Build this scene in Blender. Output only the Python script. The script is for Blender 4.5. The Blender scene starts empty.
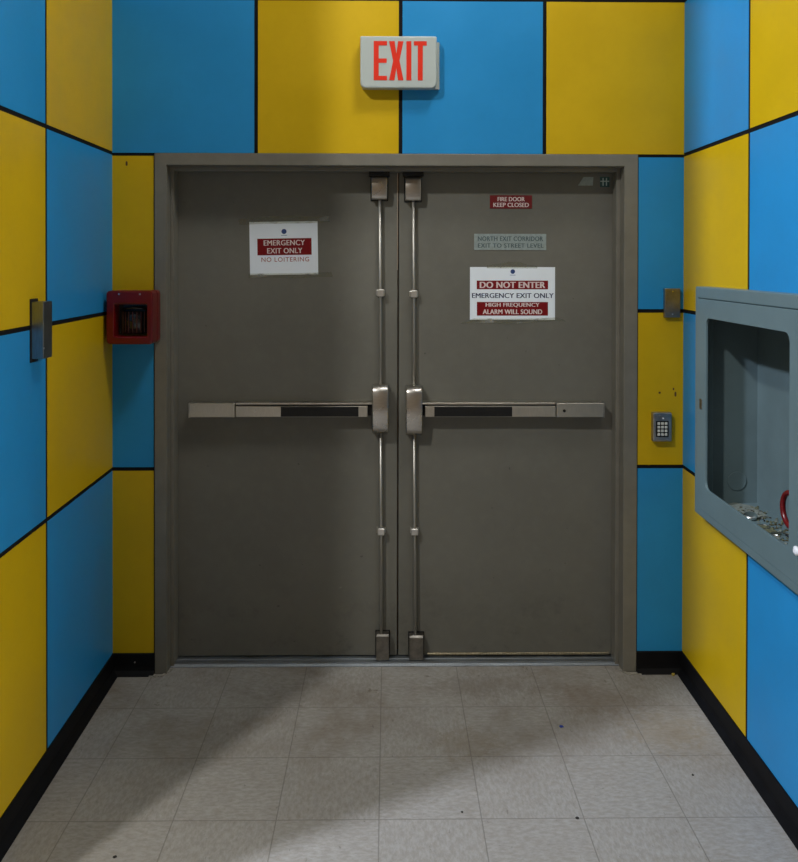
import bpy, bmesh, math, random
from mathutils import Vector, Matrix, Euler
random.seed(7)
sc = bpy.context.scene
COL = sc.collection
PI = math.pi

# ------------------------------------------------------------------ materials
def s2l(c):
    return tuple(((v / 255) / 12.92 if v / 255 <= .04045 else (((v / 255) + .055) / 1.055) ** 2.4) for v in c)

class NT:
    def __init__(s, name):
        s.m = bpy.data.materials.new(name); s.m.use_nodes = True
        s.t = s.m.node_tree; s.n = s.t.nodes; s.l = s.t.links
        s.b = s.n['Principled BSDF']; s.out = s.n['Material Output']
        s.co = s.n.new('ShaderNodeTexCoord').outputs['Object']
    def node(s, typ, **kw):
        n = s.n.new(typ)
        for k, v in kw.items(): setattr(n, k, v)
        return n
    def inp(s, sock, v):
        if hasattr(v, 'is_output'): s.l.new(v, sock)
        elif v is not None: sock.default_value = v
    def math(s, op, a, b=None, c=None, clamp=False):
        n = s.node('ShaderNodeMath', operation=op, use_clamp=clamp)
        s.inp(n.inputs[0], a)
        if b is not None: s.inp(n.inputs[1], b)
        if c is not None: s.inp(n.inputs[2], c)
        return n.outputs[0]
    def noise(s, scale, detail=3, rough=.5, stretch=None, off=None, out='Fac'):
        co = s.co
        if stretch or off:
            mp = s.node('ShaderNodeMapping'); s.l.new(co, mp.inputs[0])
            if stretch: mp.inputs['Scale'].default_value = stretch
            if off: mp.inputs['Location'].default_value = off
            co = mp.outputs[0]
        n = s.node('ShaderNodeTexNoise'); s.l.new(co, n.inputs['Vector'])
        n.inputs['Scale'].default_value = scale; n.inputs['Detail'].default_value = detail
        n.inputs['Roughness'].default_value = rough
        return n.outputs[out]
    def ramp(s, f, lo, hi, a=0., b=1.):
        n = s.node('ShaderNodeMapRange'); n.interpolation_type = 'SMOOTHSTEP'
        s.inp(n.inputs[0], f); n.inputs[1].default_value = lo; n.inputs[2].default_value = hi
        n.inputs[3].default_value = a; n.inputs[4].default_value = b
        return n.outputs[0]
    def mix(s, f, a, b):
        n = s.node('ShaderNodeMix', data_type='RGBA')
        s.inp(n.inputs[0], f)
        for i, v in ((6, a), (7, b)):
            if hasattr(v, 'is_output'): s.l.new(v, n.inputs[i])
            else: n.inputs[i].default_value = (*v, 1)
        return n.outputs[2]
    def xyz(s):
        n = s.node('ShaderNodeSeparateXYZ'); s.l.new(s.co, n.inputs[0]); return n.outputs
    def bump(s, h, strength, dist=.001):
        n = s.node('ShaderNodeBump'); s.l.new(h, n.inputs['Height'])
        n.inputs['Strength'].default_value = strength; n.inputs['Distance'].default_value = dist
        s.l.new(n.outputs[0], s.b.inputs['Normal'])
    def set(s, base=None, rough=None, metal=None, spec=None):
        if base is not None:
            if hasattr(base, 'is_output'): s.l.new(base, s.b.inputs['Base Color'])
            else: s.b.inputs['Base Color'].default_value = (*base, 1)
        if rough is not None: s.inp(s.b.inputs['Roughness'], rough)
        if metal is not None: s.b.inputs['Metallic'].default_value = metal
        if spec is not None: s.b.inputs['Specular IOR Level'].default_value = spec
        return s

def sc3(c, k): return tuple(v * k for v in c)

def mat_plain(name, c, rough=.5, metal=0, var=.12, scale=9, spec=None, bump=0):
    t = NT(name)
    n = t.noise(scale, 4, .6)
    t.set(t.mix(t.ramp(n, .3, .7), sc3(c, 1 - var), sc3(c, 1 + var * .5)), rough, metal, spec)
    if bump: t.bump(t.noise(scale * 30, 2), bump)
    return t.m

def mat_panel(name, c):
    # plastic laminate wall panel with faint mottling and the odd scuff
    t = NT(name)
    n = t.noise(3.0, 4, .6); m = t.noise(28, 3, .7)
    base = t.mix(t.ramp(n, .3, .75), sc3(c, .93), sc3(c, 1.04))
    scf = t.noise(9, 5, .75, off=(3.1, 1.7, .4))
    base = t.mix(t.ramp(scf, .725, .76, 0, .45), base, sc3(c, .35))
    base = t.mix(t.ramp(m, .45, .8, 0, .10), base, sc3(c, .7))
    t.set(base, t.ramp(n, .3, .7, .38, .48), 0, .28)
    t.bump(t.noise(60, 2), .06)
    return t.m

def mat_floor():
    t = NT('vinyl_floor_tile')
    T = .3048; tx = -.0244; ty = -.2551
    x, y, z = t.xyz()
    u = t.math('DIVIDE', t.math('SUBTRACT', x, tx), T); v = t.math('DIVIDE', t.math('SUBTRACT', y, ty), T)
    iu = t.math('FLOOR', u); iv = t.math('FLOOR', v)
    fu = t.math('FRACT', u); fv = t.math('FRACT', v)
    du = t.math('MINIMUM', fu, t.math('SUBTRACT', 1., fu)); dv = t.math('MINIMUM', fv, t.math('SUBTRACT', 1., fv))
    d = t.math('MINIMUM', du, dv)
    joint = t.ramp(d, .0035, .008, 1, 0)
    # directional chips, turned by a quarter on every other tile
    a = t.noise(85, 5, .7, stretch=(1, .45, 1)); b = t.noise(85, 5, .7, stretch=(.45, 1, 1), off=(5, 2, 0))
    ck = t.math('MODULO', t.math('ABSOLUTE', t.math('ADD', iu, iv)), 2.)
    chip = t.math('ADD', t.math('MULTIPLY', a, ck), t.math('MULTIPLY', b, t.math('SUBTRACT', 1., ck)))
    wn = t.node('ShaderNodeTexWhiteNoise', noise_dimensions='2D')
    cb = t.node('ShaderNodeCombineXYZ'); t.l.new(iu, cb.inputs[0]); t.l.new(iv, cb.inputs[1]); t.l.new(cb.outputs[0], wn.inputs[0])
    base = t.mix(t.ramp(chip, .36, .64), (.280, .260, .232), (.355, .340, .318))
    base = t.mix(t.ramp(chip, .63, .70, 0, .6), base, (0.414, 0.400, 0.380))
    base = t.mix(t.ramp(chip, .35, .29, 0, .7), base, (0.148, 0.130, 0.110))
    base = t.mix(t.math('MULTIPLY', wn.outputs[0], .10), base, (0.266, 0.244, 0.220))
    # scuffed dirt: clouds, heavier along the door and towards the right corner
    dirt = t.noise(2.3, 6, .68, off=(.8, .3, 0)); fine = t.noise(13, 5, .75)
    near = t.ramp(y, -1.0, -.1, 0, 1)
    dm = t.math('MULTIPLY', t.ramp(dirt, .40, .68, 0, 1), t.math('ADD', t.math('MULTIPLY', near, .55), .16))
    base = t.mix(t.math('MULTIPLY', dm, t.ramp(fine, .3, .6, .45, 1)), base, (.17, .135, .10))
    base = t.mix(t.math('MULTIPLY', t.ramp(t.noise(10, 5, .8, off=(2.3, 7, 0)), .62, .70, 0, .7), near), base, (.10, .075, .045))
    # brown patches rubbed into the tiles in front of the right leaf
    def blob(cx, cy, rx, ry, k, col, base):
        ex = t.math('DIVIDE', t.math('SUBTRACT', x, cx), rx); ey = t.math('DIVIDE', t.math('SUBTRACT', y, cy), ry)
        r = t.math('SQRT', t.math('ADD', t.math('MULTIPLY', ex, ex), t.math('MULTIPLY', ey, ey)))
        r = t.math('ADD', r, t.math('MULTIPLY', t.math('SUBTRACT', t.noise(22, 6, .85, off=(cx * 7, cy * 3, 0)), .5), 4.5))
        return t.mix(t.ramp(r, .5, 1.1, k, 0), base, col)
    base = blob(.80, -.22, .20, .12, .26, (.15, .09, .055), base)
    base = blob(.27, -.48, .13, .10, .28, (.17, .12, .06), base)
    base = blob(.98, -.42, .15, .13, .25, (.24, .17, .08), base)
    base = blob(.36, -.10, .24, .09, .26, (.12, .09, .065), base)
    base = blob(-.30, -.16, .25, .10, .25, (.14, .11, .08), base)
    base = t.mix(t.ramp(t.noise(38, 3, .75, off=(9, 4, 0)), .705, .74, 0, .6), base, (.09, .075, .06))
    base = t.mix(t.ramp(t.noise(70, 2, .6, off=(1, 8, 0), stretch=(1, .4, 1)), .70, .74, 0, .45), base, (.12, .10, .08))
    base = t.mix(joint, base, t.mix(.5, (.10, .085, .07), base))
    t.set(base, t.ramp(dirt, .3, .7, .42, .62), 0, .35)
    h = t.math('SUBTRACT', t.math('MULTIPLY', chip, .12), joint)
    t.bump(h, .25, .0008)
    return t.m

def mat_door(name, seed):
    t = NT(name)
    c = (.142, .137, .115)
    x, y, z = t.xyz()
    n = t.noise(1.6, 4, .6, off=(seed, 0, 0)); o = t.noise(24, 3, .6)
    base = t.mix(t.ramp(n, .3, .7), sc3(c, .90), sc3(c, 1.06))
    base = t.mix(t.ramp(o, .4, .75, 0, .15), base, sc3(c, 1.4))
    low = t.ramp(z, .02, .42, 1, 0)
    g = t.noise(7, 6, .75, off=(seed * 2, 0, .3))
    base = t.mix(t.math('MULTIPLY', t.ramp(g, .50, .72, 0, .5), low), base, sc3(c, .35))
    ch = t.noise(34, 3, .6, off=(seed, 1, 0))
    base = t.mix(t.ramp(ch, .73, .77, 0, .6), base, sc3(c, .25))
    w = t.noise(16, 4, .7, off=(seed, 5, 2), stretch=(1, 1, 2.4))
    base = t.mix(t.ramp(w, .71, .76, 0, .35), base, (.34, .33, .30))
    t.set(base, t.ramp(n, .3, .7, .42, .55), 0, .4)
    t.bump(t.noise(220, 2), .10, .0006)
    return t.m

def mat_metal(name, c, rough=.32, brush=None, var=.18):
    t = NT(name)
    st = brush or (1, 1, 40)
    n = t.noise(30, 3, .6, stretch=st); b = t.noise(5, 3, .6)
    base = t.mix(t.ramp(n, .3, .7), sc3(c, 1 - var), c)
    base = t.mix(t.ramp(b, .5, .75, 0, .25), base, sc3(c, .6))
    t.set(base, t.ramp(b, .3, .7, rough * .85, rough * 1.25), 1)
    t.bump(n, .08, .0004)
    return t.m

M = {}
M['yellow'] = mat_panel('yellow_laminate', (.58, .375, .003))
M['blue'] = mat_panel('blue_laminate', (.018, .248, .555))
M['black_gap'] = mat_plain('black_wall_backing', (.008, .008, .009), .8, spec=.1)
M['hall_wall'] = mat_plain('hall_wall_paint', (.42, .40, .36), .7, var=.05, scale=3)
M['far_wall'] = mat_plain('tan_hall_paint', (.34, .24, .14), .7, var=.1, scale=3)
M['ceiling'] = mat_plain('ceiling_paint', (.16, .16, .16), .8, var=.05, scale=3)
M['floor'] = mat_floor()
M['base'] = mat_plain('black_vinyl_base', (.005, .005, .006), .6, var=.25, scale=20, spec=.14)
M['frame'] = mat_plain('frame_paint', (.170, .160, .132), .42, var=.10, scale=12, bump=.05)
M['door1'] = mat_door('door_paint_one', 1.3); M['door2'] = mat_door('door_paint_two', 6.1)
M['alu'] = mat_metal('mill_aluminium', (.34, .37, .40), .5, (40, 1, 1))
M['steel_v'] = mat_metal('satin_steel_upright', (.50, .47, .43), .29, (1, 1, 30))
M['steel_h'] = mat_metal('satin_steel_level', (.54, .51, .45), .36, (30, 30, 1))
M['steel_rod'] = mat_metal('steel_rod', (.52, .50, .46), .42, (30, 30, 1))
M['cast'] = mat_metal('cast_zinc', (.48, .46, .43), .42, (1, 1, 1), .3)
M['guide'] = mat_metal('bright_zinc', (.72, .70, .66), .38, (1, 1, 1), .15)
M['foot_case'] = mat_metal('dull_zinc', (.30, .28, .25), .45, (1, 1, 1), .35)
M['black_rubber'] = mat_plain('black_rubber', (.008, .008, .008), .45, spec=.3)
M['dark'] = mat_plain('dark_recess', (.015, .014, .013), .6, spec=.2)
M['rust'] = mat_plain('rusted_edge_strip', (.16, .075, .035), .5, .5, var=.5, scale=30)
M['brass'] = mat_metal('tarnished_brass', (.40, .28, .13), .4, (30, 1, 1), .45)
M['edge'] = mat_metal('rubbed_rusty_steel', (.55, .47, .38), .4, (1, 1, 1), .1)
M['sweep'] = mat_metal('worn_sweep_strip', (.52, .44, .30), .5, (20, 1, 1), .5)
M['scuff'] = mat_plain('brown_scuff', (.10, .04, .008), .6, var=.3)
M['paper'] = mat_plain('white_paper', (.82, .88, .95), .35, var=.03, scale=5)
M['red_print'] = mat_plain('red_print', (.19, .003, .005), .5, spec=.25, var=.05)
M['white_print'] = mat_plain('white_print', (.72, .62, .60), .4, var=.03)
M['navy_print'] = mat_plain('navy_print', (.012, .018, .07), .4, var=.05)
M['red_ink'] = mat_plain('thin_red_ink', (.36, .05, .05), .4, var=.05)
M['seal'] = mat_plain('blue_seal_print', (.03, .07, .22), .4, var=.4, scale=400)
M['seal_small'] = mat_plain('pale_blue_print', (.25, .33, .45), .4)
M['red_plastic_sign'] = mat_plain('red_engraved_plastic', (.15, .003, .005), .45, var=.1)
M['grey_label'] = mat_plain('worn_grey_label', (.27, .32, .31), .45, var=.15, scale=60)
M['grey_label_ink'] = mat_plain('worn_dark_lettering', (.05, .085, .095), .5, var=.3, scale=80)
M['exit_body'] = mat_plain('off_white_plastic', (.43, .475, .455), .38, var=.04, scale=5)
M['exit_plate'] = mat_plain('white_back_plate', (.45, .48, .44), .45, var=.04, scale=5)
t = NT('lit_red_letters'); t.set((.52, .018, .004), .4)
t.b.inputs['Emission Color'].default_value = (1, .028, .004, 1); t.b.inputs['Emission Strength'].default_value = .16
M['exit_red'] = t.m
M['alarm_red'] = mat_plain('glossy_red_plastic', (.13, .0015, .003), .28, var=.12, scale=10, spec=.5)
M['alarm_dark'] = mat_plain('smoked_lens', (.012, .011, .013), .15, var=.3, spec=.6)
M['alarm_rib'] = mat_plain('dark_red_rib', (.05, .012, .014), .25, var=.3)
M['screw'] = mat_metal('bright_screw', (.75, .74, .72), .25, (1, 1, 1), .1)
M['cab'] = mat_plain('blue_grey_enamel', (.120, .178, .192), .40, var=.07, scale=5, bump=.04)
M['cab_shade'] = mat_plain('blue_grey_enamel_shaded', (.115, .165, .175), .5, var=.10, scale=6, bump=.04)  # same enamel as the cabinet front, darkened for the shade inside
M['wheel'] = mat_plain('dark_red_enamel', (.13, .004, .006), .3, var=.2, scale=40)
M['white_plastic'] = mat_plain('white_plastic', (.75, .76, .80), .4, var=.03)
M['tin'] = mat_metal('pale_tin', (.78, .80, .76), .3, (1, 1, 1), .1)
M['litter'] = mat_plain('olive_grit', (.13, .13, .07), .6, var=.6, scale=90)
M['litter_paper'] = mat_plain('grubby_paper', (.20, .22, .19), .7, var=.3, scale=40)
M['wire'] = mat_metal('dull_wire', (.30, .30, .26), .4, (1, 1, 1), .3)
M['blue_scrap'] = mat_plain('blue_foil', (.01, .04, .30), .4, var=.2)
M['crumb'] = mat_plain('black_crumb', (.02, .017, .015), .7, var=.3)
M['yellow_scrap'] = mat_plain('yellow_chip', (.5, .36, .05), .6, var=.2)
M['box_steel'] = mat_metal('blued_steel', (.30, .335, .35), .33, (30, 30, 1), .25)
M['plate_steel'] = mat_metal('bronzed_steel', (.34, .32, .28), .36, (1, 1, 1), .2)
M['keys'] = mat_plain('pale_keys', (.62, .62, .56), .45, var=.05)
M['teal'] = mat_plain('teal_film', (.015, .07, .065), .3, var=.3, scale=60)
M['pale_print'] = mat_plain('pale_silver_print', (.42, .52, .50), .35, var=.1)
M['caulk'] = mat_plain('grubby_caulk', (.30, .28, .24), .7, var=.3, scale=60)
M['tape'] = None
t = NT('clear_sticky_tape')
tr = t.node('ShaderNodeBsdfTransparent'); tr.inputs[0].default_value = (.93, .93, .90, 1)
t.set((.45, .44, .40), .18, 0, .6)
mx = t.node('ShaderNodeMixShader'); t.l.new(t.ramp(t.noise(14, 3, .6, stretch=(1, 1, 4)), .5, .72, .05, .40), mx.inputs[0])
t.l.new(tr.outputs[0], mx.inputs[1]); t.l.new(t.b.outputs[0], mx.inputs[2]); t.l.new(mx.outputs[0], t.out.inputs[0])
t.bump(t.noise(18, 2, .5, stretch=(1, 1, 3)), .35, .002)
M['tape'] = t.m

# ------------------------------------------------------------------ mesh helpers
class MB:
    """collects shapes into ONE mesh object"""
    def __init__(s): s.bm = bmesh.new(); s.mats = []
    def mi(s, m):
        if m not in s.mats: s.mats.append(m)
        return s.mats.index(m)
    def _fin(s, faces, m, smooth=False):
        i = s.mi(m)
        for f in faces: f.material_index = i; f.smooth = smooth
    def box(s, x0, x1, y0, y1, z0, z1, m, bev=0, seg=2, smooth=False):
        r = bmesh.ops.create_cube(s.bm, size=1)
        vs = r['verts']
        for v in vs:
            v.co = Vector(((x0 + x1) / 2 + v.co.x * (x1 - x0), (y0 + y1) / 2 + v.co.y * (y1 - y0), (z0 + z1) / 2 + v.co.z * (z1 - z0)))
        faces = list({f for v in vs for f in v.link_faces})
        if bev:
            es = list({e for v in vs for e in v.link_edges})
            rb = bmesh.ops.bevel(s.bm, geom=es, offset=bev, segments=seg, affect='EDGES', profile=.5)
            faces = list(set([f for f in faces if f.is_valid] + rb['faces']))
        s._fin(faces, m, smooth); return s
    def prism(s, pts, axis, a, b, m, smooth=False, bev=0):
        """closed outline in a plane, pushed along axis from a to b. axis y: pts=(x,z); x: pts=(y,z); z: pts=(x,y)"""
        def P(p, t):
            return {'y': (p[0], t, p[1]), 'x': (t, p[0], p[1]), 'z': (p[0], p[1], t)}[axis]
        A = [s.bm.verts.new(P(p, a)) for p in pts]; B = [s.bm.verts.new(P(p, b)) for p in pts]
        n = len(pts); fs = []
        for i in range(n):
            j = (i + 1) % n
            fs.append(s.bm.faces.new((A[i], A[j], B[j], B[i])))
        ca = s.bm.faces.new(A[::-1]); cb = s.bm.faces.new(B)
        s._fin(fs, m, smooth); s._fin([ca, cb], m)
        allf = fs + [ca, cb]
        if bev:
            es = list(ca.edges) + list(cb.edges)
            rb = bmesh.ops.bevel(s.bm, geom=es, offset=bev, segments=2, affect='EDGES', profile=.5)
            s._fin(rb['faces'], m, smooth)
        return s
    def ring(s, outer, inner, axis, a, b, m):
        """plate with a hole; outlines with equal point counts"""
        def P(p, t):
            return {'y': (p[0], t, p[1]), 'x': (t, p[0], p[1]), 'z': (p[0], p[1], t)}[axis]
        n = len(outer)
        L = [[s.bm.verts.new(P(p, t)) for p in o] for o, t in ((outer, a), (inner, a), (inner, b), (outer, b))]
        fs = []
        for i in range(n):
            j = (i + 1) % n
            for k in range(4):
                q = (k + 1) % 4
                fs.append(s.bm.faces.new((L[k][i], L[k][j], L[q][j], L[q][i])))
        s._fin(fs, m); return s
    def tube(s, pts, r, m, n=12, caps=True, closed=False):
        pts = [Vector(p) for p in pts]; rings = []
        N = len(pts)
        for i, p in enumerate(pts):
            if closed: d = pts[(i + 1) % N] - pts[i - 1]
            else: d = pts[min(i + 1, N - 1)] - pts[max(i - 1, 0)]
            d.normalize(); up = Vector((0, 0, 1)) if abs(d.z) < .9 else Vector((0, 1, 0))
            if closed and abs(d.x) < 1e-4: up = Vector((1, 0, 0))
            u = d.cross(up).normalized(); w = d.cross(u).normalized()
            rr = r[i] if isinstance(r, (list, tuple)) else r
            rings.append([s.bm.verts.new(p + rr * (math.cos(2 * PI * k / n) * u + math.sin(2 * PI * k / n) * w)) for k in range(n)])
        fs = []
        rng = range(N) if closed else range(N - 1)
        for i in rng:
            A, B = rings[i], rings[(i + 1) % N]
            for k in range(n):
                fs.append(s.bm.faces.new((A[k], A[(k + 1) % n], B[(k + 1) % n], B[k])))
        s._fin(fs, m, True)
        if caps and not closed:
            s._fin([s.bm.faces.new(rings[0][::-1]), s.bm.faces.new(rings[-1])], m)
        return s
    def disc(s, c, r, axis, a, b, m, n=20, bev=0):
        pts = [(c[0] + r * math.cos(2 * PI * k / n), c[1] + r * math.sin(2 * PI * k / n)) for k in range(n)]
        return s.prism(pts, axis, a, b, m, True, bev)
    def build(s, name, parent=None, label=None, cat=None, group=None, kind=None, recalc=True, bevmod=0):
        if recalc: bmesh.ops.recalc_face_normals(s.bm, faces=s.bm.faces[:])
        me = bpy.data.meshes.new(name); s.bm.to_mesh(me); s.bm.free()
        for m in s.mats: me.materials.append(m)
        o = bpy.data.objects.new(name, me); COL.objects.link(o)
        if parent: o.parent = parent
        props(o, label, cat, group, kind)
        if bevmod:
            b = o.modifiers.new('soft_edges', 'BEVEL'); b.width = bevmod; b.segments = 2; b.limit_method = 'ANGLE'; b.angle_limit = math.radians(40)
        return o

def props(o, label=None, cat=None, group=None, kind=None):
    for k, v in (('label', label), ('category', cat), ('group', group), ('kind', kind)):
        if v: o[k] = v
    return o

def thing(name, label, cat, loc=(0, 0, 0), group=None):
    o = bpy.data.objects.new(name, None); COL.objects.link(o); o.location = loc
    o.empty_display_size = .05
    return props(o, label, cat, group)

def centre(o, origin):
    """give a mesh whose coordinates are in the room its own origin"""
    o.data.transform(Matrix.Translation(-Vector(origin))); o.location = Vector(origin)
    return o

def adopt(root, parts):
    for p in parts:
        p.parent = root; p.matrix_parent_inverse = Matrix.Identity(4)
        p.data.transform(Matrix.Translation(-Vector(root.location)))
def adopt_tree(root):
    """parts were modelled in room coordinates: shift them into the frame of their thing"""
    def rec(o):
        for c in o.children:
            c.data.transform(Matrix.Translation(-root.location)); rec(c)
    rec(root)

def rrect(x0, x1, z0, z1, r, seg=5, rs=None):
    """rounded rectangle outline; rs gives the four corner radii: low-left, low-right, top-right, top-left"""
    rs = rs or (r, r, r, r); out = []
    for (cx, cz, a0, q) in ((x0 + rs[0], z0 + rs[0], PI, rs[0]), (x1 - rs[1], z0 + rs[1], 1.5 * PI, rs[1]), (x1 - rs[2], z1 - rs[2], 0, rs[2]), (x0 + rs[3], z1 - rs[3], .5 * PI, rs[3])):
        for k in range(seg + 1):
            a = a0 + k / seg * PI / 2
            out.append((cx + q * math.cos(a), cz + q * math.sin(a)))
    return out

def text_mesh(mb, txt, x0, x1, z0, z1, y, m, bold=0., space=1., skew=0, thick=.0004):
    """letters fitted into a rectangle of the XZ plane, facing -Y"""
    cu = bpy.data.curves.new('lettering_curve', 'FONT'); cu.body = txt; cu.space_character = space
    cu.resolution_u = 4; cu.extrude = .02
    ob = bpy.data.objects.new('lettering_curve', cu); COL.objects.link(ob)
    bpy.context.view_layer.update()
    ev = ob.evaluated_get(bpy.context.evaluated_depsgraph_get()); me = ev.to_mesh()
    xs = [v.co.x for v in me.vertices]; ys = [v.co.y for v in me.vertices]
    ax, bx, ay, by = min(xs), max(xs), min(ys), max(ys)
    i = mb.mi(m)
    shifts = (0,) if bold <= 0 else (-bold, 0, bold)
    for q, sh in enumerate(shifts):
        vs = []
        for v in me.vertices:
            X = x0 + (v.co.x - ax) / (bx - ax) * (x1 - x0) + sh * (z1 - z0); Z = z0 + (v.co.y - ay) / (by - ay) * (z1 - z0)
            vs.append(mb.bm.verts.new((X, y - (thick + q * .00003 if v.co.z > 0 else 0), Z)))
        for p in me.polygons:
            try:
                f = mb.bm.faces.new([vs[k] for k in p.vertices]); f.material_index = i
            except ValueError: pass
    ev.to_mesh_clear(); bpy.data.objects.remove(ob); bpy.data.curves.remove(cu)

# ------------------------------------------------------------------ the setting
XL = lambda y: -1.1022 - .0102 * y
XR = lambda y: 1.1909 + .0081 * y
YL, YR = -1.39, -1.92            # where the two side walls end and the hall begins
ROW = [.0833, .8227, 1.4509, 2.0866, 2.706, 3.337, 3.973, 4.61, 5.247, 5.9]
HC = 5.9                          # hall ceiling
G = .0075                         # half a panel gap

mb = MB(); mb.box(-6, 6, -8, .30, -.08, 0, M['floor']); mb.build('floor', kind='structure')
mb = MB(); mb.box(-6, 6, -8, .30, HC, HC + .1, M['ceiling']); mb.build('ceiling', kind='structure')
mb = MB(); mb.box(-6, 6, -8.1, -8, 0, HC, M['far_wall']); mb.build('wall_front', kind='structure')
mb = MB(); mb.box(-6.1, -6, -8, YL, 0, HC, M['hall_wall']); mb.build('wall_hall_left', kind='structure')
mb = MB(); mb.box(6, 6.1, -8, YR, 0, HC, M['hall_wall']); mb.build('wall_hall_right', kind='structure')

PT = .002                         # panel thickness
# back wall: black backing with the panels standing on it, opening for the doors
OX0, OX1, OZ = -.933, 1.004, 2.087
mb = MB()
B = M['black_gap']
mb.box(-1.25, OX0 + .02, PT, .30, 0, HC, B); mb.box(OX1 - .02, 1.35, PT, .30, 0, HC, B)
mb.box(OX0 + .02, OX1 - .02, PT, .30, OZ - .015, HC, B)
cols = [-1.1022, -.529, .0489, .6273, 1.1909]
names = ['blue', 'yellow']
for r in range(3, 9):
    for c in range(4):
        x0 = cols[c] + (G if c else 0); x1 = cols[c + 1] - (G if c < 3 else 0)
        z0 = ROW[r] + (G if r > 3 else G); z1 = ROW[r + 1] - G
        if r == 3: z0 = OZ + .0015 if c in (1, 2) else OZ + .0015
        mb.box(x0, x1, 0, PT + .001, z0, z1, M[names[(c + r + 1) % 2]])
for (x0, x1, ph) in ((-1.1022, OX0 - .004, 0), (OX1 + .003, 1.1909, 1)):
    for r in range(3):
        z0 = ROW[r] + (G if r else -.05); z1 = ROW[r + 1] - G
        if r == 2: z1 -= .003
        if ph and r: z0 += .007
        if ph and r < 2: z1 += .007
        mb.box(x0, x1, 0, PT + .001, z0, z1, M[names[(r + 1 + ph) % 2]])
# small brown scuffs on the narrow yellow panel by the keypad
for fx, fz, fr, fs in ((1.096, 1.128, .0045, 1), (1.160, 1.122, .004, 2.6), (1.152, 1.143, .003, 1.8), (-1.045, 2.045, .004, 2.5)):
    mb.prism([(fx + fr * math.cos(k * PI / 4) * (1 + .3 * (k % 2)), fz + fr * fs * math.sin(k * PI / 4)) for k in range(8)], 'y', -.0003, .0005, M['scuff'])
mb.build('wall_back', kind='structure')

def side_wall(name, X, yend, side, cuts, hole=None):
    """side -1 left / +1 right; a thick block ending at the hall, with panels on its inner face"""
    mb = MB()
    out = 6 * side
    def quadbox(y0, y1, z0, z1, o0, o1, m):
        xa0, xa1 = X(y0) + o0 * side, X(y1) + o0 * side; xb0, xb1 = X(y0) + o1 * side, X(y1) + o1 * side
        mb.prism([(xa0, y0), (xa1, y1), (xb1, y1), (xb0, y0)], 'z', z0, z1, m)
    if hole:
        h0, h1, z0, z1, d = hole
        quadbox(yend, h0, 0, HC, PT, 4.5, B); quadbox(h1, .30, 0, HC, PT, 4.5, B)
        quadbox(h0, h1, 0, z0, PT, 4.5, B); quadbox(h0, h1, z1, HC, PT, 4.5, B)
        quadbox(h0, h1, z0, z1, d, 4.5, B)
    else: quadbox(yend, .30, 0, HC, PT, 4.5, B)
    for c in range(len(cuts) - 1):
        y1 = cuts[c] - (G if c else 0); y0 = cuts[c + 1] + (G if c < len(cuts) - 2 else 0)
        for r in range(9):
            z0 = ROW[r] + (G if r else -.05); z1 = ROW[r + 1] - G
            if side > 0:
                z0 += .007 if r in (1, 2) else 0; z1 += .007 if r in (0, 1) else 0
            m = M[names[(r + c + (1 if side > 0 else 0)) % 2]]
            rects = [(y0, y1, z0, z1)]
            if hole:
                a0, a1, b0, b1 = hole[:4]
                if a0 < y1 and a1 > y0 and b0 < z1 and b1 > z0:
                    rects = []
                    if z0 < b0: rects.append((y0, y1, z0, b0))
                    if z1 > b1: rects.append((y0, y1, b1, z1))
                    m0, m1 = max(z0, b0), min(z1, b1)
                    if y0 < a0: rects.append((y0, a0, m0, m1))
                    if y1 > a1: rects.append((a1, y1, m0, m1))
            for q in rects: quadbox(*q, 0, PT + .001, m)
    # the end of the block and its face towards the hall
    xa, xb = sorted((X(yend), out))
    mb.box(xa, xb, yend - .02, yend, 0, HC, M['hall_wall'])
    return mb.build(name, kind='structure')
side_wall('wall_left', XL, YL, -1, [0, -.6439, -1.28, YL])
HOLE = (-1.055, -.262, .742, 1.556, .20)
side_wall('wall_right', XR, YR, 1, [0, -.6016, -1.24, -1.87, YR], HOLE)

# black vinyl cove base
def cove(mb, p0, p1, nrm):
    """straight run of cove base from p0 to p1 (xy), nrm points into the room"""
    prof = [(0, 0), (.028, 0), (.024, .003), (.008, .016), (.0055, .03), (.0055, .080), (.003, .0833), (0, .0833)]
    A = [mb.bm.verts.new((p0[0] + nrm[0] * d, p0[1] + nrm[1] * d, z)) for d, z in prof]
    Bv = [mb.bm.verts.new((p1[0] + nrm[0] * d, p1[1] + nrm[1] * d, z)) for d, z in prof]
    n = len(prof); fs = [mb.bm.faces.new((A[i], A[(i + 1) % n], Bv[(i + 1) % n], Bv[i])) for i in range(n)]
    fs += [mb.bm.faces.new(A[::-1]), mb.bm.faces.new(Bv)]
    mb._fin(fs, M['base'])
mb = MB(); cove(mb, (XL(0), 0), (XL(YL), YL), (1, 0)); mb.build('baseboard_left', kind='structure')
mb = MB(); cove(mb, (XR(0), 0), (XR(YR), YR), (-1, 0)); mb.build('baseboard_right', kind='structure')
mb = MB(); cove(mb, (XL(0) + .006, 0), (OX0 - .001, 0), (0, -1)); mb.disc((-1.012, .049), .003, 'y', -.008, -.005, M['screw'])
mb.build('baseboard_back', kind='structure')
mb = MB(); cove(mb, (OX1 + .001, 0), (XR(0) - .006, 0), (0, -1)); mb.build('baseboard_back.001', kind='structure')

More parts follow.
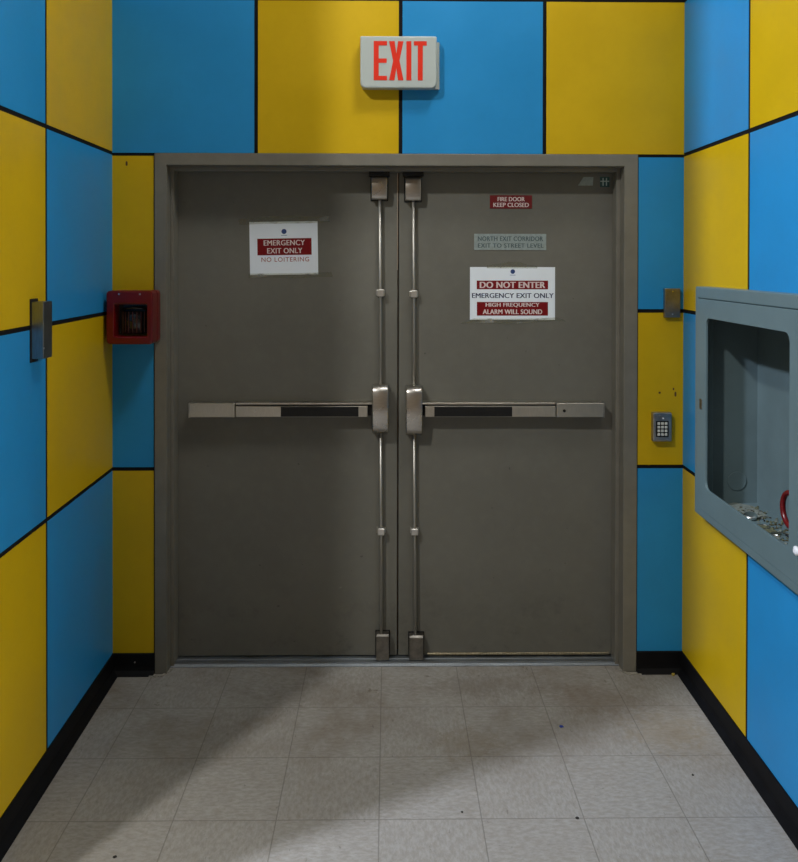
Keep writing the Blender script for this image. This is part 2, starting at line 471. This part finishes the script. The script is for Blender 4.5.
# hollow metal door frame with its stops and the two strikes
IX0, IX1, IZ = -.885, .949, 2.039
F = M['frame']
mb = MB()
def ushape(x0, x1, z1, ix0, ix1, iz, y0, y1):
    mb.prism([(x0, 0), (ix0, 0), (ix0, iz), (ix1, iz), (ix1, 0), (x1, 0), (x1, z1), (x0, z1)], 'y', y0, y1, F)
ushape(OX0, OX1, OZ, IX0, IX1, IZ, -.006, .20)
ushape(IX0 - .001, IX1 + .001, IZ + .001, IX0 + .016, IX1 - .016, IZ - .016, .05, .11)
frame = mb.build('trim_1', kind='structure', bevmod=.0022)
for nm, x in (('strike', -.0365), ('strike', .1025)):
    MB().box(x - .042, x + .042, .062, .1095, IZ - .034, IZ - .0165, M['dark'], .002).build(nm, frame)
# aluminium threshold with a grooved front slope
mb = MB()
prof = [(.046, 0), (.046, .003), (.056, .009), (.060, .009), (.061, .0075), (.064, .0075), (.065, .0105), (.085, .0125), (.086, .011), (.089, .011), (.090, .0125), (.20, .0125), (.20, 0)]
mb.prism(prof, 'x', IX0 + .0005, IX1 - .0005, M['alu'])
mb.build('trim_2', kind='structure')
# old sealant along the feet of the frame
for x0, x1 in ((-.95, -.870), (.93, 1.018)):
    mb = MB(); n = 14
    top, bot = [], []
    for k in range(n):
        x = x0 + (x1 - x0) * k / (n - 1)
        edge = (k / (n - 1)) if x0 < 0 else 1 - k / (n - 1)
        yb = -.024 + max(0, (edge - .62)) * .14
        top.append((x, yb + .013)); bot.append((x, yb - .003 - random.random() * .008))
    mb.prism(bot + top[::-1], 'z', .0002, .0035, M['caulk'])
    mb.build('trim_3' if x0 < 0 else 'trim_3.001', kind='structure')

# ------------------------------------------------------------------ door leaves
DY = .1105                       # face of the leaves
SEAM0, SEAM1 = .0392, .0447
def leaf(name, x0, x1, m):
    return MB().box(x0, x1, DY, DY + .044, .017, 2.031, m, .0015, 1).build(name, kind='structure')
door1 = leaf('door_1', IX0 + .003, SEAM0, M['door1'])
door2 = leaf('door_2', SEAM1, IX1 - .003, M['door2'])
MB().box(SEAM0 - .03, SEAM1 + .03, DY + .045, DY + .051, .02, 2.03, M['rust']).build('astragal', door1, label='rusty steel strip closing the gap between the leaves')
MB().box(SEAM0 - .002, SEAM0 + .0012, DY - .0012, DY + .01, 1.62, 2.022, M['edge']).build('edge_strip', door1, label='worn shiny strip along the upper meeting edge')
mb = MB(); mb.box(.165, .925, DY - .007, DY, .018, .0275, M['sweep'], .0015, 1)
mb.build('door_sweep', door2, label='tarnished brass strip along the foot of the leaf')

def device(door, s):
    """vertical rod exit device; s=-1 left leaf, +1 right leaf"""
    D = DY
    if s < 0:
        tc, cc, bc = (-.069, -.004, 1.910, 2.011), (-.064, .002, .950, 1.148), (-.047, .006, .0135, .119)
        rods = [(-.0355, 1.95), (-.0315, 1.526), (-.030, 1.1)], [(-.030, 1.0), (-.0275, .537), (-.0255, .06)]
        g = [(-.0315, 1.526), (-.0275, .541)]
        X = lambda v: v
        bar = dict(end=(-.811, -.624), pad=(-.622, -.083), ins=(-.437, -.120), rail=(-.622, -.062), key=None)
    else:
        tc, cc, bc = (.070, .135, 1.905, 2.006), (.074, .141, .942, 1.142), (.090, .148, .0135, .113)
        rods = [(.103, 1.95), (.1065, 1.522), (.1075, 1.1)], [(.1085, 1.0), (.111, .536), (.1155, .06)]
        g = [(.1065, 1.522), (.111, .540)]
        bar = dict(end=(.690, .887), pad=(.153, .688), ins=(.190, .509), rail=(.139, .688), key=.722)
    # push bar: a plain end housing plus a rail; the pad slides out of it
    zb, zt = 1.018, 1.0765
    root = MB()
    e0, e1 = bar['end']
    root.box(e0, e1, D - .056, D, zb, zt, M['steel_h'], .004, 3)
    root.box(min(bar['rail']), max(bar['rail']), D - .046, D, zt - .0075, zt, M['steel_h'], .001, 1)
    root.box(min(bar['rail']), max(bar['rail']), D - .034, D, zb + .004, zt - .007, M['dark'])
    root = root.build('exit_device', door, label='satin steel push bar with vertical rods')
    MB().box(e0 - .0015 if s < 0 else e1 - .004, e0 + .004 if s < 0 else e1 + .0015, D - .058, D, zb - .001, zt + .001, M['cast'], .001, 1).build('end_cap', root)
    p0, p1 = bar['pad']
    MB().box(p0, p1, D - .054, D - .02, zb + .0015, zt - .0125, M['steel_h'], .0022, 2).build('push_pad', root)
    i0, i1 = bar['ins']
    MB().box(i0, i1, D - .0555, D - .05, zb + .0035, zt - .0145, M['black_rubber'], .0008, 1).build('grip_strip', root, label='black rubber strip on the push pad')
    mb = MB(); kx = (e1 + .099) if s < 0 else .7225
    if s > 0: mb.disc((kx, 1.045), .006, 'y', D - .0585, D - .054, M['dark']).build('key_cylinder', root)
    else: mb.disc((-.543, 1.044), .0032, 'y', D - .0555, D - .052, M['screw'], 12).build('screw', root)
    # centre case bulging towards the room
    c0, c1, z0, z1 = cc; n = 16; prof = [(D, z0)]
    for k in range(n + 1):
        t_ = k / n; z = z0 + (z1 - z0) * t_
        b = math.sin(PI * t_)
        prof.append((D - .050 - .020 * b ** .7 + (.010 if k in (0, n) else 0), z))
    prof.append((D, z1))
    mb = MB(); mb.prism(prof, 'x', c0, c1, M['steel_v'], smooth=False)
    o = mb.build('centre_case', root, bevmod=.004)
    for f in o.data.polygons: f.use_smooth = True
    # latch cases
    a0, a1, z0, z1 = tc
    mb = MB(); n = 8; prof = [(D, z0), (D - .032, z0), (D - .038, z0 + .006)]
    prof += [(D - .038 - .006 * math.sin(PI * k / 8), z0 + .006 + (z1 - z0 - .012) * k / 8) for k in range(1, 8)]
    prof += [(D - .038, z1 - .006), (D - .032, z1), (D, z1)]
    mb.prism(prof, 'x', a0, a1, M['steel_v']); o = mb.build('top_latch', root, bevmod=.003)
    for f in o.data.polygons: f.use_smooth = True
    MB().box(a0 - .004, a1 + .004, D - .006, D, z0 - .004, z1 + .006, M['dark'], .001, 1).build('latch_plate', root)
    a0, a1, z0, z1 = bc
    mb = MB(); mb.prism([(D, z0), (D - .040, z0), (D - .040, z1 - .006), (D - .032, z1), (D, z1)], 'x', a0, a1, M['foot_case'])
    mb.build('bottom_latch', root, bevmod=.003)
    MB().box(a0 - .004, a1 + .004, D - .005, D, z0 + .006, z1 + .004, M['dark'], .001, 1).build('latch_plate', root)
    for r in rods:
        pts = [(x, D - .020, z) for x, z in r]
        MB().tube(pts, .0062, M['steel_rod'], 14).build('rod', root)
    for x, z in g:
        mb = MB(); mb.box(x - .018, x + .018, D - .010, D, z - .012, z + .012, M['guide'], .002, 2)
        mb.box(x - .0155, x + .0155, D - .034, D - .008, z - .015, z + .015, M['guide'], .005, 3)
        mb.build('rod_guide', root)
    return root
device(door1, -1); device(door2, 1)

# ------------------------------------------------------------------ signs on the doors
def tape_strip(pts_top, pts_bot, y, root, name='tape'):
    mb = MB(); mb.prism(pts_bot + pts_top[::-1], 'y', y - .0005, y, M['tape']); return mb.build(name, root)
def rot_about(o_list, c, ang):
    R = Matrix.Translation(c) @ Matrix.Rotation(ang, 4, 'Y') @ Matrix.Translation(-Vector(c))
    for o in o_list: o.data.transform(R)

# white paper sign on the left leaf
root = thing('paper_sign', 'white paper emergency exit only and no loitering notice taped to the left door leaf', 'sign', (-.432, DY, 1.71))
y = DY - .0012
x0, x1, z0, z1 = -.573, -.291, 1.600, 1.820
sheet = MB().box(x0, x1, y - .0006, y, z0, z1, M['paper']).build('sheet', root)
MB().box(-.541, -.317, y - .0010, y - .0006, 1.6815, 1.7505, M['red_print']).build('red_band', root)
mb = MB()
text_mesh(mb, 'EMERGENCY', -.514, -.345, 1.7215, 1.7435, y - .0010, M['white_print'], .035, 1.06)
text_mesh(mb, 'EXIT ONLY', -.500, -.356, 1.6885, 1.7105, y - .0010, M['white_print'], .035, 1.06)
mb.build('lettering', root)
mb = MB(); text_mesh(mb, 'NO LOITERING', -.525, -.328, 1.654, 1.6725, y - .0006, M['red_ink'], -.006, 1.12); mb.build('lettering', root, label='thin red lettering')
mb = MB(); mb.disc((-.430, 1.779), .0105, 'y', y - .0009, y - .0006, M['seal'], 20); mb.box(-.442, -.418, y - .0009, y - .0006, 1.7615, 1.764, M['seal_small'])
mb.build('emblem', root)
tape_strip([(x0 - .045, 1.833), (x0 + .06, 1.839), (x0 + .17, 1.845), (x0 + .25, 1.838), (x1 + .05, 1.840)],
           [(x0 - .04, 1.808), (x0 + .06, 1.812), (x0 + .17, 1.812), (x0 + .25, 1.812), (x1 + .05, 1.816)], y - .0011, root)
tape_strip([(x0 - .006, 1.606), (x0 + .08, 1.606), (x0 + .2, 1.606), (x1 + .01, 1.607), (x1 + .055, 1.609)],
           [(x0 - .006, 1.588), (x0 + .08, 1.590), (x0 + .2, 1.584), (x1 + .01, 1.590), (x1 + .06, 1.588)], y - .0011, root)
rot_about(list(root.children), (-.432, y, 1.71), math.radians(-.9))
adopt_tree(root)

# red plastic sign
root = thing('door_sign', 'small red fire door keep closed plate on the right door leaf', 'sign', (.5095, DY, 1.9035))
MB().box(.422, .597, y - .0010, y + .0012, 1.876, 1.931, M['red_plastic_sign'], .0005, 1).build('plate', root)
mb = MB()
text_mesh(mb, 'FIRE DOOR', .4545, .5665, 1.9065, 1.924, y - .0010, M['white_print'], .035, 1.0)
text_mesh(mb, 'KEEP CLOSED', .437, .5835, 1.8825, 1.9, y - .0010, M['white_print'], .035, 1.0)
mb.build('lettering', root); adopt_tree(root)

# grey label
root = thing('door_label', 'worn grey two-line corridor label between the red plate and the paper notice', 'sign', (.507, DY, 1.7375))
MB().box(.357, .657, y - .0008, y + .0012, 1.704, 1.771, M['grey_label'], .0004, 1).build('plate', root)
mb = MB()
text_mesh(mb, 'NORTH EXIT CORRIDOR', .373, .643, 1.7415, 1.7605, y - .0008, M['grey_label_ink'], .03, 1.08)
text_mesh(mb, 'EXIT TO STREET LEVEL', .373, .645, 1.7135, 1.7315, y - .0008, M['grey_label_ink'], .03, 1.08)
mb.build('lettering', root); adopt_tree(root)

# large paper notice
root = thing('paper_sign', 'large white do not enter notice taped to the right door leaf', 'sign', (.517, DY, 1.523))
MB().box(.340, .694, y - .0006, y, 1.414, 1.633, M['paper']).build('sheet', root)
for a, b, c, d in ((.368, .665, 1.541, 1.577), (.369, .665, 1.4315, 1.488)):
    MB().box(a, b, y - .0010, y - .0006, c, d, M['red_print']).build('red_band', root)
mb = MB()
text_mesh(mb, 'DO NOT ENTER', .382, .652, 1.546, 1.572, y - .0010, M['white_print'], .06, 1.04)
mb.build('lettering', root)
mb = MB()
text_mesh(mb, 'HIGH FREQUENCY', .406, .629, 1.4655, 1.4845, y - .0010, M['white_print'], .045, 1.04)
text_mesh(mb, 'ALARM WILL SOUND', .394, .640, 1.4375, 1.4575, y - .0010, M['white_print'], .045, 1.04)
mb.build('lettering', root)
mb = MB(); text_mesh(mb, 'EMERGENCY EXIT ONLY', .349, .688, 1.5045, 1.525, y - .0006, M['navy_print'], .035, 1.02); mb.build('lettering', root, label='navy lettering')
mb = MB(); mb.disc((.518, 1.6145), .0095, 'y', y - .0009, y - .0006, M['seal'], 20); mb.box(.507, .529, y - .0009, y - .0006, 1.5985, 1.601, M['seal_small']); mb.build('emblem', root)
tape_strip([(.41, 1.641), (.45, 1.646), (.50, 1.655), (.55, 1.653), (.58, 1.643), (.62, 1.638)],
           [(.41, 1.628), (.45, 1.628), (.50, 1.628), (.55, 1.628), (.58, 1.628), (.62, 1.628)], y - .0011, root)
tape_strip([(.31, 1.405), (.36, 1.420), (.50, 1.418), (.62, 1.420), (.70, 1.424), (.73, 1.416)],
           [(.30, 1.398), (.36, 1.402), (.50, 1.396), (.62, 1.404), (.70, 1.410), (.74, 1.407)], y - .0011, root)
adopt_tree(root)

# two little stickers in the top corner
o = MB().prism([(.789, 1.9725), (.850, 1.9725), (.853, 2.008), (.812, 2.008)], 'y', y - .0005, y + .0012, M['grey_label']).build('sticker', None, 'grey slanted sticker in the upper right corner of the right leaf', 'sticker')
centre(o, (.82, DY, 1.99))
root = thing('sticker', 'dark teal sticker with a pale hash mark, nearest the top right frame corner', 'sticker', (.9, DY, 1.99))
MB().box(.880, .920, y - .0005, y + .0012, 1.9665, 2.009, M['teal'], .0003, 1).build('film', root)
mb = MB()
for xx in (.893, .907): mb.box(xx - .0022, xx + .0022, y - .0008, y - .0005, 1.972, 2.004, M['pale_print'])
mb.box(.8815, .9185, y - .00085, y - .0005, 1.9885, 1.9925, M['pale_print'])
mb.build('hash_mark', root); adopt_tree(root)

# ------------------------------------------------------------------ exit sign above the doors
root = thing('exit_sign', 'white EXIT sign with lit red letters above the doors', 'exit sign', (.045, 0, 2.44))
MB().box(-.104, .2035, -.012, .0, 2.3435, 2.531, M['exit_plate'], .0015, 1).build('back_plate', root)
mb = MB(); mb.prism(rrect(-.111, .191, 2.340, 2.545, .02, 6, (.024, .024, .006, .006)), 'y', -.050, -.010, M['exit_body'], False)
mb.build('housing', root, bevmod=.005)
mb = MB(); yF = -.050
def L(pts): mb.prism(pts, 'y', yF - .0012, yF, M['exit_red'])
H0, H1 = 2.3705, 2.5245; hb = .017; sw = .0195
def ex(c): return -.058 + (c - 220) / 352 * .209          # letter columns as drawn on the face
e0, e1 = ex(220), ex(308)
zm = (H0 + H1) / 2
L([(e0, H0), (e1, H0), (e1, H0 + hb), (e0 + sw, H0 + hb), (e0 + sw, zm - hb / 2), (e1 - .001, zm - hb / 2), (e1 - .001, zm + hb / 2), (e0 + sw, zm + hb / 2), (e0 + sw, H1 - hb), (e1, H1 - hb), (e1, H1), (e0, H1)])
a, b = ex(322), ex(418); c = (a + b) / 2; w = .0215; g = .0075
L([(a, H0), (a + w, H0), (c, zm - .028), (b - w, H0), (b, H0), (c + .0125, zm), (b, H1), (b - w, H1), (c, zm + .028), (a + w, H1), (a, H1), (c - .0125, zm)])
L([(ex(437), H0), (ex(470), H0), (ex(470), H1), (ex(437), H1)])
a, b = ex(487), ex(572); c = (a + b) / 2
L([(c - sw / 2, H0), (c + sw / 2, H0), (c + sw / 2, H1 - hb), (b, H1 - hb), (b, H1), (a, H1), (a, H1 - hb), (c - sw / 2, H1 - hb)])
mb.build('lettering', root, label='glowing red EXIT letters')
adopt_tree(root)

# ------------------------------------------------------------------ red alarm box in the left corner
root = thing('alarm_box', 'glossy red alarm box with dark ribbed window left of the door frame', 'alarm', (-1.0, -.006, 1.45))
ax0, ax1, az0, az1 = -1.086, -.908, 1.334, 1.541
mb = MB()
outer = rrect(ax0, ax1, az0, az1, .014, 5)
inner = rrect(-1.055, -.930, 1.364, 1.488, .006, 5)
mb.ring(outer, inner, 'y', -.120, -.055, M['alarm_red'])
mb.prism(outer, 'y', -.055, -.0065, M['alarm_red'])
mb.build('housing', root, bevmod=.006)
mb = MB(); ins = rrect(-1.0545, -.9305, 1.3645, 1.4875, .005, 5)
mb.prism(ins, 'y', -.060, -.0545, M['alarm_dark']).build('window_back', root)
mb = MB(); n = 26; prof = []
cxa = -.990
for k in range(n + 1):
    a = PI * k / n
    prof.append((cxa - .050 * math.cos(a), -.060 - .040 * math.sin(a)))
mb.prism(prof, 'z', 1.372, 1.462, M['alarm_dark'], True)
mb.tube([(cxa - .052 * math.cos(PI * k / 16), -.060 - .040 * math.sin(PI * k / 16), 1.464 + .010 * math.sin(PI * k / 16)) for k in range(17)], .004, M['alarm_dark'], 8)
mb.build('lens', root, label='dark curved lens')
for k in range(1, 10):
    a = PI * k / 10
    px, py = cxa - .051 * math.cos(a), -.060 - .041 * math.sin(a)
    MB().box(px - .0022, px + .0022, py - .002, py + .003, 1.376, 1.459, M['alarm_rib'], .001, 1).build('rib', root)
for xx in (-1.036, -.956):
    MB().disc((xx, 1.528), .0038, 'y', -.1225, -.119, M['screw'], 12, .0006).build('screw', root)
adopt_tree(root)

# ------------------------------------------------------------------ steel box on the left wall
root = thing('wall_box', 'narrow brushed steel box on the left wall panels', 'metal box', (-1.092, -.745, 1.45))
xw = XL(-.745)
MB().box(xw - .001, xw + .006, -.770, -.722, 1.344, 1.539, M['dark'], .001, 1).build('back_plate', root)
mb = MB(); mb.box(xw + .005, xw + .042, -.768, -.703, 1.355, 1.530, M['box_steel'], .0022, 2).build('cover', root)
MB().disc((-.765, 1.388), .003, 'x', xw + .041, xw + .0435, M['screw'], 12).build('screw', root)
adopt_tree(root)

# ------------------------------------------------------------------ steel plate and keypad right of the frame
root = thing('blank_plate', 'small bronze-tinted steel plate high in the right corner above the keypad', 'wall plate', (1.139, 0, 1.486))
MB().box(1.109, 1.172, -.018, .001, 1.433, 1.549, M['plate_steel'], .0018, 2).build('cover', root)
for zz in (1.537, 1.446):
    MB().disc((1.1405, zz), .0028, 'y', -.0195, -.0175, M['screw'], 12).build('screw', root)
adopt_tree(root)

root = thing('keypad', 'metal access keypad with twelve pale keys right of the door frame', 'keypad', (1.098, 0, .993))
MB().box(1.061, 1.137, -.027, .001, .936, 1.052, M['cast'], .005, 3).build('housing', root)
MB().box(1.0725, 1.1235, -.0285, -.0265, .955, 1.0195, M['black_rubber'], .0015, 2).build('key_field', root)
for r in range(4):
    for c in range(3):
        kx, kz = 1.0835 + c * .0145, 1.0095 - r * .0148
        MB().box(kx - .0052, kx + .0052, -.0315, -.0280, kz - .0050, kz + .0050, M['keys'], .001, 1).build('key', root)
MB().disc((1.1015, 1.030), .0032, 'y', -.029, -.0265, M['white_plastic'], 12).build('indicator_light', root, label='small pale indicator light')
MB().disc((1.089, 1.039), .0022, 'y', -.028, -.0265, M['screw'], 10).build('screw', root)
adopt_tree(root)

# ------------------------------------------------------------------ recessed cabinet on the right wall
root = thing('wall_cabinet', 'blue-grey steel wall cabinet with open window in the right wall', 'cabinet', (1.185, -.645, .727))
XF = 1.140                                   # front face
cy0, cy1, cz0, cz1 = -1.062, -.262, .728, 1.565
iy0, iy1, iz0, iz1 = -1.045, -.278, .764, 1.540
XB = 1.366
mb = MB(); C = M['cab_shade']
# sheet metal tub
mb.box(XB, XB + .003, iy0, iy1, iz0, iz1, C)
mb.box(XF + .02, XB + .003, iy1, iy1 + .003, iz0, iz1, C); mb.box(XF + .02, XB + .003, iy0 - .003, iy0, iz0, iz1, C)
mb.box(XF + .02, XB + .003, iy0 - .003, iy1 + .003, iz0 - .003, iz0, C); mb.box(XF + .02, XB + .003, iy0 - .003, iy1 + .003, iz1, iz1 + .003, C)
mb.build('tub', root)
# outer trim, with a rolled edge
o4 = rrect(cy0, cy1, cz0, cz1, .004, 4); i4 = rrect(-1.045, -.287, .757, 1.523, .004, 4)
mb = MB(); mb.ring(o4, i4, 'x', XF, XF + .058, M['cab']); trim = mb.build('trim_frame', root, bevmod=.004)
# the door with its window opening
dy0, dy1, dz0, dz1 = -1.0435, -.2885, .7585, 1.5215
wo = rrect(-.978, -.368, .842, 1.455, .03, 6); do = rrect(dy0, dy1, dz0, dz1, .003, 6)
mb = MB(); mb.ring(do, wo, 'x', XF - .003, XF + .006, M['cab']); cdoor = mb.build('door', root, bevmod=.0015)
MB().box(XF - .006, XF + .0, -.339, -.319, 1.122, 1.158, M['plate_steel'], .001, 1).build('catch', cdoor, label='small brown metal catch')
mb = MB(); mb.tube([(XF - .004 - d, -1.050, .862) for d in (0, .008, .010, .016, .020)], [.007, .007, .013, .013, .006], M['white_plastic'], 16).build('knob', cdoor, label='white plastic knob')
mb = MB(); mb.disc((1.290, .846), .035, 'y', iy1 - .0035, iy1 - .0005, M['cab_shade'], 28, .001).build('knockout', root)
adopt_tree(root)

# things lying in the cabinet
def lay(o, loc, rz=0, tilt=(0, 0)):
    o.location = loc; o.rotation_euler = (tilt[0], tilt[1], rz); return o
ZF = iz0 + .0005
def fan_mesh(pts, z0, z1, m):
    mb = MB(); mb.prism(pts, 'z', z0, z1, m); return mb
# red handwheel on its valve stem
root = thing('valve_wheel', 'dark red round valve wheel inside the wall cabinet', 'valve', (1.24, -.815, 0.901))
R = .052; xw_ = 1.225
mb = MB(); mb.tube([(xw_, -.815 + R * math.cos(2 * PI * k / 36), 0.901 + R * math.sin(2 * PI * k / 36)) for k in range(36)], .0085, M['wheel'], 10, closed=True).build('rim', root)
mb = MB()
for k in range(3):
    a = (PI, 2.05, -2.05)[k]
    mb.tube([(xw_ + .012, -.815, 0.901), (xw_, -.815 + R * math.cos(a), 0.901 + R * math.sin(a))], .005, M['wheel'], 8)
mb.disc((-.815, 0.901), .013, 'x', xw_ + .002, xw_ + .022, M['wheel'], 16)
mb.build('spokes', root)
MB().tube([(xw_ + .015, -.815, 0.901), (XB + .0, -.815, 0.901)], [.009, .009], M['cast'], 12).build('stem', root)
MB().tube([(1.285, -.815, 0.901), (1.290, -.815, 0.901), (1.325, -.815, 0.901), (1.330, -.815, 0.901)], [.016, .027, .027, .02], M['cast'], 16).build('valve_body', root)
adopt_tree(root)

mb = MB(); mb.tube([(0, 0, 0), (0, 0, .006), (0, 0, .010), (0, 0, .012)], [.023, .023, .020, .012], M['tin'], 24)
o = mb.build('metal_disc', None, 'shiny pale disc on the cabinet floor, farthest from the wheel', 'disc'); lay(o, (1.256, -.468, iz0 + .008), 0, (.2, -.15))
mb = MB(); mb.tube([(.028 * math.cos(2 * PI * k / 24), .022 * math.sin(2 * PI * k / 24), .0022) for k in range(24)], .0022, M['wire'], 6, closed=True)
mb.disc((0, 0), .017, 'z', .0003, .003, M['litter'], 16)
o = mb.build('bottle_cap', None, 'flat olive ring behind the shiny disc on the cabinet floor', 'cap'); lay(o, (1.255, -.555, ZF), .3)
mb = MB(); mb.tube([(.020 * math.cos(2 * PI * k / 24), .020 * math.sin(2 * PI * k / 24), .0035) for k in range(24)], .0035, M['tin'], 6, closed=True)
mb.disc((0, 0), .016, 'z', .0003, .002, M['litter_paper'], 16)
o = mb.build('metal_ring', None, 'pale metal ring on the cabinet floor below the red wheel', 'ring'); lay(o, (1.250, -.660, ZF), 0, (0, 0))
mb = MB(); mb.tube([(.055 * math.cos(.2 + 2.4 * k / 20), .055 * math.sin(.2 + 2.4 * k / 20), .0035 + .006 * math.sin(PI * k / 20)) for k in range(21)], .003, M['wire'], 8)
o = mb.build('bent_wire', None, 'dark bent wire lying beside the red wheel on the cabinet floor', 'wire'); lay(o, (1.275, -.690, ZF), .4)
mb = MB(); mb.tube([(.03 * k / 10, .012 * math.sin(k / 2.2), .003) for k in range(11)], .0022, M['wire'], 8)
o = mb.build('bent_wire', None, 'short wire scrap near the back of the cabinet floor', 'wire'); lay(o, (1.30, -.47, ZF), 1.0)
o = fan_mesh([(-.05, -.09), (.055, -.08), (.06, .05), (.01, .10), (-.045, .07)], 0, .0015, M['litter_paper']).build('paper_scrap', None, 'grubby grey paper scrap in the far corner of the cabinet floor', 'paper'); lay(o, (1.275, -.375, ZF), 0)
o = fan_mesh([(-.035, -.05), (.03, -.06), (.045, .02), (.0, .055), (-.04, .03)], 0, .0018, M['litter']).build('paper_scrap', None, 'olive paper scrap between the shiny disc and the wheel', 'paper'); lay(o, (1.245, -.580, ZF + .0002), .2)
mb = MB()
for k in range(420):
    a = random.uniform(1.17, 1.355); b = random.uniform(-.95, -.33); r_ = random.uniform(.0015, .006)
    ang = random.random() * PI
    pts = [(a + r_ * math.cos(ang + q * PI * 2 / 5) * random.uniform(.6, 1.3), b + r_ * math.sin(ang + q * PI * 2 / 5) * random.uniform(.6, 1.3)) for q in range(5)]
    mb.prism(pts, 'z', iz0 + .0003, iz0 + .002 + random.random() * .003, random.choice([M['litter'], M['litter'], M['litter_paper'], M['brass'], M['crumb']]))
mb.build('grit', None, 'olive and grey grit scattered over the cabinet floor', 'litter', kind='stuff')

# ------------------------------------------------------------------ scraps on the floor
def scrap(name, x, y, r, m, label, cat='litter', h=.002):
    mb = MB(); a0 = random.random() * 6
    pts = [(r * random.uniform(.6, 1.25) * math.cos(a0 + 2 * PI * k / 7), r * random.uniform(.6, 1.25) * math.sin(a0 + 2 * PI * k / 7)) for k in range(7)]
    mb.prism(pts, 'z', .0002, h, m)
    o = mb.build(name, None, label, cat); o.location = (x, y, 0); return o
scrap('foil_scrap', .620, -.387, .008, M['blue_scrap'], 'tiny bright blue scrap on the floor tiles before the right leaf')
scrap('crumb', -.756, -1.01, .005, M['crumb'], 'dark crumb at the bottom left of the floor')
scrap('crumb', .565, -.865, .005, M['crumb'], 'dark crumb on a tile joint right of the floor centre')
scrap('crumb', .985, -.665, .004, M['crumb'], 'dark crumb on the tile nearest the right wall')
scrap('crumb', .225, -.835, .0035, M['crumb'], 'dark crumb near the middle of the floor')
scrap('yellow_chip', 1.145, -.032, .008, M['yellow_scrap'], 'tiny yellow chip at the foot of the right corner', h=.006)

# ------------------------------------------------------------------ light
def area(name, loc, target, size, power, col=(1, .96, .9), shape='DISK', sy=None):
    l = bpy.data.lights.new(name, 'AREA'); l.shape = shape; l.size = size
    if sy: l.size_y = sy
    l.energy = power; l.color = col
    o = bpy.data.objects.new(name, l); COL.objects.link(o); o.location = loc
    o.rotation_euler = (Vector(target) - Vector(loc)).to_track_quat('-Z', 'Y').to_euler()
    return o
area('hall_lamp_near', (-3.91, -2.96, 5.4), (0, -1.0, 0), .30, 320, (.89, .98, 1.15))
area('hall_lamp_far', (-2.54, -3.80, 5.4), (0, -.2, .5), .26, 152, (1.0, 1.0, .97))
area('hall_lamp_right', (4, -3.6, 3.0), (-1, -1.2, 1.4), 1, 128, (1.0, 1, .97), 'RECTANGLE', .8)
wall_fill = area('upper_wall_fill', (.8, -1.4, 5.0), (-.3, 0, 2.75), 1.0, 12.5, (1.02, 1, .95), 'RECTANGLE', .6)  # invented fill light, added to brighten the upper back wall; not a known fixture
wall_fill.data.spread = 1.3

w = bpy.data.worlds.new('World'); sc.world = w; w.use_nodes = True
w.node_tree.nodes['Background'].inputs[0].default_value = (.6, .65, .7, 1)
w.node_tree.nodes['Background'].inputs[1].default_value = .01

# ------------------------------------------------------------------ camera
cd = bpy.data.cameras.new('Camera'); cam = bpy.data.objects.new('Camera', cd); COL.objects.link(cam)
cd.sensor_fit = 'HORIZONTAL'; cd.sensor_width = 36; cd.lens = 36 * 814.74 / 798
cd.shift_x = (399 - 397.92) / 798; cd.shift_y = (267.56 - 431) / 798
cd.clip_start = .05
pitch, yaw, roll = math.radians(.4105), math.radians(.6901), math.radians(.0925)
cam.location = (0, -3.2699, 1.6546)
R_ = Matrix.Rotation(-yaw, 3, 'Z') @ Matrix.Rotation(-pitch, 3, 'X') @ Matrix.Rotation(PI / 2, 3, 'X') @ Matrix.Rotation(roll, 3, 'Z')
cam.rotation_euler = R_.to_euler()
sc.camera = cam

vs = sc.view_settings
vs.view_transform = 'Standard'; vs.look = 'None'; vs.gamma = 1; vs.use_curve_mapping = False; vs.exposure = 0
